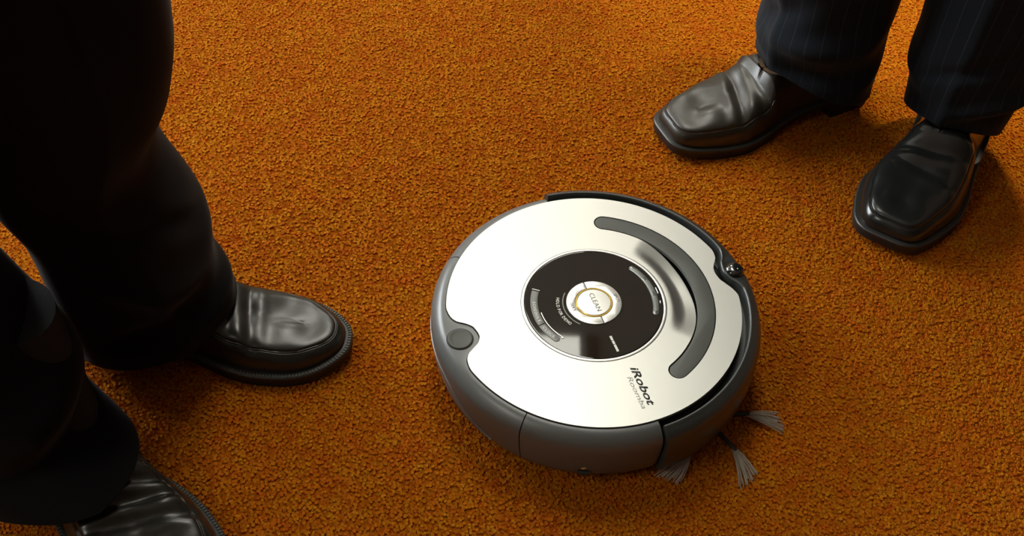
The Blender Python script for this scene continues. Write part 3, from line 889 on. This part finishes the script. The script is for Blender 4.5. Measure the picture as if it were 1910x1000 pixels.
def trousers(parent, legs, hip, front, m):
    """legs joined with a seat that reaches the waist: one garment"""
    bm = bmesh.new()
    tmp = []
    for me in legs:
        bm.from_mesh(me)
    n = 64; fr = R(front); prof = [(.72, .085, .13), (.78, .115, .165), (.86, .125, .180), (.94, .118, .175), (1.02, .105, .160), (1.05, .103, .158)]
    rows_ = []
    for z, a_, b_ in prof:
        rows_.append([bm.verts.new((hip[0] + a_ * math.cos(t) * math.cos(fr) - b_ * math.sin(t) * math.sin(fr), hip[1] + a_ * math.cos(t) * math.sin(fr) + b_ * math.sin(t) * math.cos(fr), z)) for t in (2 * math.pi * i / n for i in range(n))])
    for r0, r1 in zip(rows_, rows_[1:]):
        for i in range(n): bm.faces.new((r0[i], r0[(i + 1) % n], r1[(i + 1) % n], r1[i]))
    bm.faces.new(rows_[0][::-1]); bm.faces.new(rows_[-1])
    me = bpy.data.meshes.new('trousers'); bm.to_mesh(me); bm.free()
    return link('trousers', me, m, parent, 180)

m_skin = mat('skin', (.50, .30, .21), .5); bump(m_skin, 300, .1)
m_hair = mat('dark_hair', (.020, .014, .010), .5); bump(m_hair, 500, .6)
m_shirt = mat('white_shirt', (.6, .6, .6), .8); bump(m_shirt, 800, .1)
def upper_body(parent, hip, front, m):
    """jacket with both hands in the trouser pockets, shirt collar, head and hair"""
    fr = R(front); fx, fy = math.cos(fr), math.sin(fr)
    W = lambda f, g, z: (hip[0] + f * fx - g * fy, hip[1] + f * fy + g * fx, z)
    def loft(nm, prof, mt, p, nn=48, ex=2.4):
        V = []
        for z, a_, b_, off in prof:
            for i in range(nn):
                t = 2 * math.pi * i / nn; c, q = math.cos(t), math.sin(t)
                V.append(W(off + a_ * math.copysign(abs(c) ** (2 / ex), c), b_ * math.copysign(abs(q) ** (2 / ex), q), z))
        F = grid_faces(len(prof), nn, False, True); F += [tuple(range(nn)), tuple(range((len(prof) - 1) * nn, len(prof) * nn))]
        return link(nm, fix(mesh(nm, V, F)), mt, p, 60)
    jk = loft('jacket', [(.80, .135, .198, 0), (.90, .135, .195, 0), (1.04, .126, .178, .005), (1.18, .132, .188, .005), (1.32, .130, .205, 0), (1.40, .112, .205, -.01), (1.45, .085, .165, -.015), (1.485, .066, .075, -.01)], m, parent)
    for sg in (1, -1):
        pts = [W(-.01, sg * .185, 1.41), W(-.02, sg * .235, 1.33), W(-.05, sg * .262, 1.20), W(-.07, sg * .275, 1.10), W(-.02, sg * .262, 1.00), W(.05, sg * .225, .92), W(.09, sg * .190, .86)]
        link('sleeve', tube_mesh('sleeve', pts, lambda t: .062 - .016 * t, 16), m, jk, 60)
    loft('shirt_collar', [(1.45, .060, .066, -.005), (1.50, .062, .062, 0), (1.515, .060, .060, 0)], m_shirt, parent, 32, 2)
    hd = loft('head', [(1.46, .052, .055, 0), (1.54, .054, .056, .005), (1.565, .075, .060, .022), (1.59, .092, .066, .018), (1.63, .100, .072, .012), (1.67, .104, .076, .008), (1.71, .102, .077, .004), (1.75, .090, .068, 0), (1.775, .060, .046, 0), (1.785, .02, .016, 0)], m_skin, parent, 40, 2.1)
    link('nose', tube_mesh('nose', [W(.106, 0, 1.685), W(.120, 0, 1.66), W(.130, 0, 1.642), W(.112, 0, 1.632)], lambda t: .008 + .006 * t, 8), m_skin, hd, 60)
    link('mouth', tube_mesh('mouth', [W(.100, -.022, 1.607), W(.112, 0, 1.608), W(.100, .022, 1.607)], .005, 6), m_lining, hd, 60)
    for sg in (1, -1):
        link('eye', tube_mesh('eye', [W(.098, sg * .022, 1.682), W(.101, sg * .032, 1.684), W(.094, sg * .042, 1.682)], .006, 6), m_hair, hd, 60)
        link('ear', tube_mesh('ear', [W(-.005, sg * .076, 1.70), W(-.012, sg * .088, 1.685), W(-.010, sg * .086, 1.66), W(.0, sg * .074, 1.64)], .009, 6), m_skin, hd, 60)
    loft('hair', [(1.62, .060, .074, -.048), (1.67, .072, .082, -.040), (1.71, .088, .085, -.022), (1.745, .100, .080, -.005), (1.775, .084, .062, -.002), (1.80, .045, .035, -.004)], m_hair, hd, 40, 2.1)

# left person, facing the robot
pa = tag(empty('person', (-.55, -.06, 0)), 'person in plain black trousers and round-toed black leather shoes', 'person')
PA = Vector((-.55, -.06, 0))
def rel(root, rows): return [(z, x - root[0], y - root[1], a, b) for z, x, y, a, b in rows]
A_heel, A_ang = (-.561, .013), -2.5
make_shoe(pa, 'shoe', 'round', (A_heel[0] - PA.x, A_heel[1] - PA.y), A_ang, -1, .304, 1.0, m_leather, throat=.49, ridge_k=.9, folds=((.60, .8, .022, .0020), (.675, .6, .020, .0018)), apron=.50, seed=3)
B_heel, B_ang = (-.560, -.084), -49
make_shoe(pa, 'shoe', 'round', (B_heel[0] - PA.x, B_heel[1] - PA.y), B_ang, 1, .31, 1.12, m_leather, throat=.45, ridge_k=.9, folds=((.565, 1.2, .018, .0035), (.63, .9, .018, .0035), (.695, 1.3, .018, .0025)), apron=.50, noise=.0016, seed=5)
legA = leg_mesh('leg', rel(PA, [(.045, -.455, .008, .084, .084), (.10, -.462, .006, .078, .086), (.20, -.468, .004, .078, .088), (.27, -.487, .002, .078, .090), (.34, -.478, -.001, .098, .094), (.40, -.471, -.003, .105, .097), (.45, -.467, -.006, .104, .100), (.60, -.475, -.015, .112, .104), (.78, -.535, -.03, .115, .108)]), -6, .02,
                ridges=((35, .17, .0006, .03, .008, 40, 1), (-40, .15, -.0008, .022, .010, 30, 1), (-20, .215, -.0010, .012, -.006, 30, 1), (0, .075, .0002, .016, .007, 60, 1), (-60, .10, .0004, .015, -.006, 40, 1)), seed=2, crease=.009, crease_at=-48)
legB = leg_mesh('leg', rel(PA, [(.045, -.520, -.170, .106, .080), (.08, -.568, -.147, .094, .088), (.13, -.562, -.145, .098, .090), (.20, -.592, -.145, .097, .092), (.30, -.626, -.146, .098, .094), (.45, -.645, -.145, .106, .100), (.60, -.640, -.138, .112, .104), (.78, -.610, -.11, .115, .108)]), -45, .026,
                ridges=((30, .15, .0006, .03, .008, 40, 1), (-60, .12, -.0005, .03, .008, 45, 1)), seed=4)
trousers(pa, [legA, legB], (-.575 - PA.x, -.075 - PA.y), -26, m_trouser)
upper_body(pa, (-.585 - PA.x, -.075 - PA.y), -26, m_trouser)

# right person in pinstripe trousers
pb = tag(empty('person', (.40, .42, 0)), 'person in dark pinstripe trousers and square-toed black leather shoes', 'person')
PB = Vector((.40, .42, 0))
C_ang = 205; C_toe = Vector((.100, .342))
u = Vector((math.cos(R(C_ang)), math.sin(R(C_ang)))); C_heel = C_toe - u * .306
make_shoe(pb, 'shoe', 'square', (C_heel.x - PB.x, C_heel.y - PB.y), C_ang, 1, .306, 1.10, m_leather_b, folds=((.595, .8, .026, .0028), (.685, .9, .022, .0030)), apron=.42, throat=.585, noise=.0012, seed=9, stitch=False, welt=.0035)
D_ang = 239; D_toe = Vector((.350, .170))
u = Vector((math.cos(R(D_ang)), math.sin(R(D_ang)))); D_heel = D_toe - u * .292
make_shoe(pb, 'shoe', 'square', (D_heel.x - PB.x, D_heel.y - PB.y), D_ang, -1, .292, 1.14, m_leather_g, folds=((.60, .6, .020, .0020), (.69, -.5, .022, .0016)), apron=.46, noise=.0008, seed=12, lining=m_leather_g, stitch=False, welt=.0035)
legC = leg_mesh('leg', rel(PB, [(.060, .291, .424, .078, .076), (.10, .290, .426, .076, .076), (.16, .290, .430, .082, .080), (.25, .291, .436, .088, .086), (.45, .292, .44, .100, .098), (.60, .31, .44, .110, .104), (.78, .34, .455, .116, .11)]), 208, .030,
                ridges=((48, .135, .0004, .022, .014, 50, 1), (48, .085, .0004, .016, -.008, 50, 1), (-30, .10, -.0006, .02, .006, 40, 1), (5, .17, .0010, .02, -.008, 30, 1), (110, .10, .0006, .018, .007, 35, 1)), seed=6, crease=.006, crease_at=5)
legD = leg_mesh('leg', rel(PB, [(.055, .452, .352, .066, .060), (.09, .452, .352, .066, .064), (.14, .455, .354, .076, .074), (.25, .464, .362, .086, .084), (.45, .475, .37, .102, .098), (.60, .482, .38, .110, .104), (.78, .47, .41, .116, .11)]), 232, .030,
                ridges=((62, .125, .0009, .020, .014, 42, 1), (58, .085, .0006, .016, -.006, 40, 1), (-40, .12, -.0006, .02, .006, 40, 1), (10, .165, .0010, .014, -.006, 40, 1)), seed=8, crease=.006, crease_at=6)
trousers(pb, [legC, legD], (.405 - PB.x, .435 - PB.y), 220, m_pin)
upper_body(pb, (.415 - PB.x, .440 - PB.y), 220, m_pin)
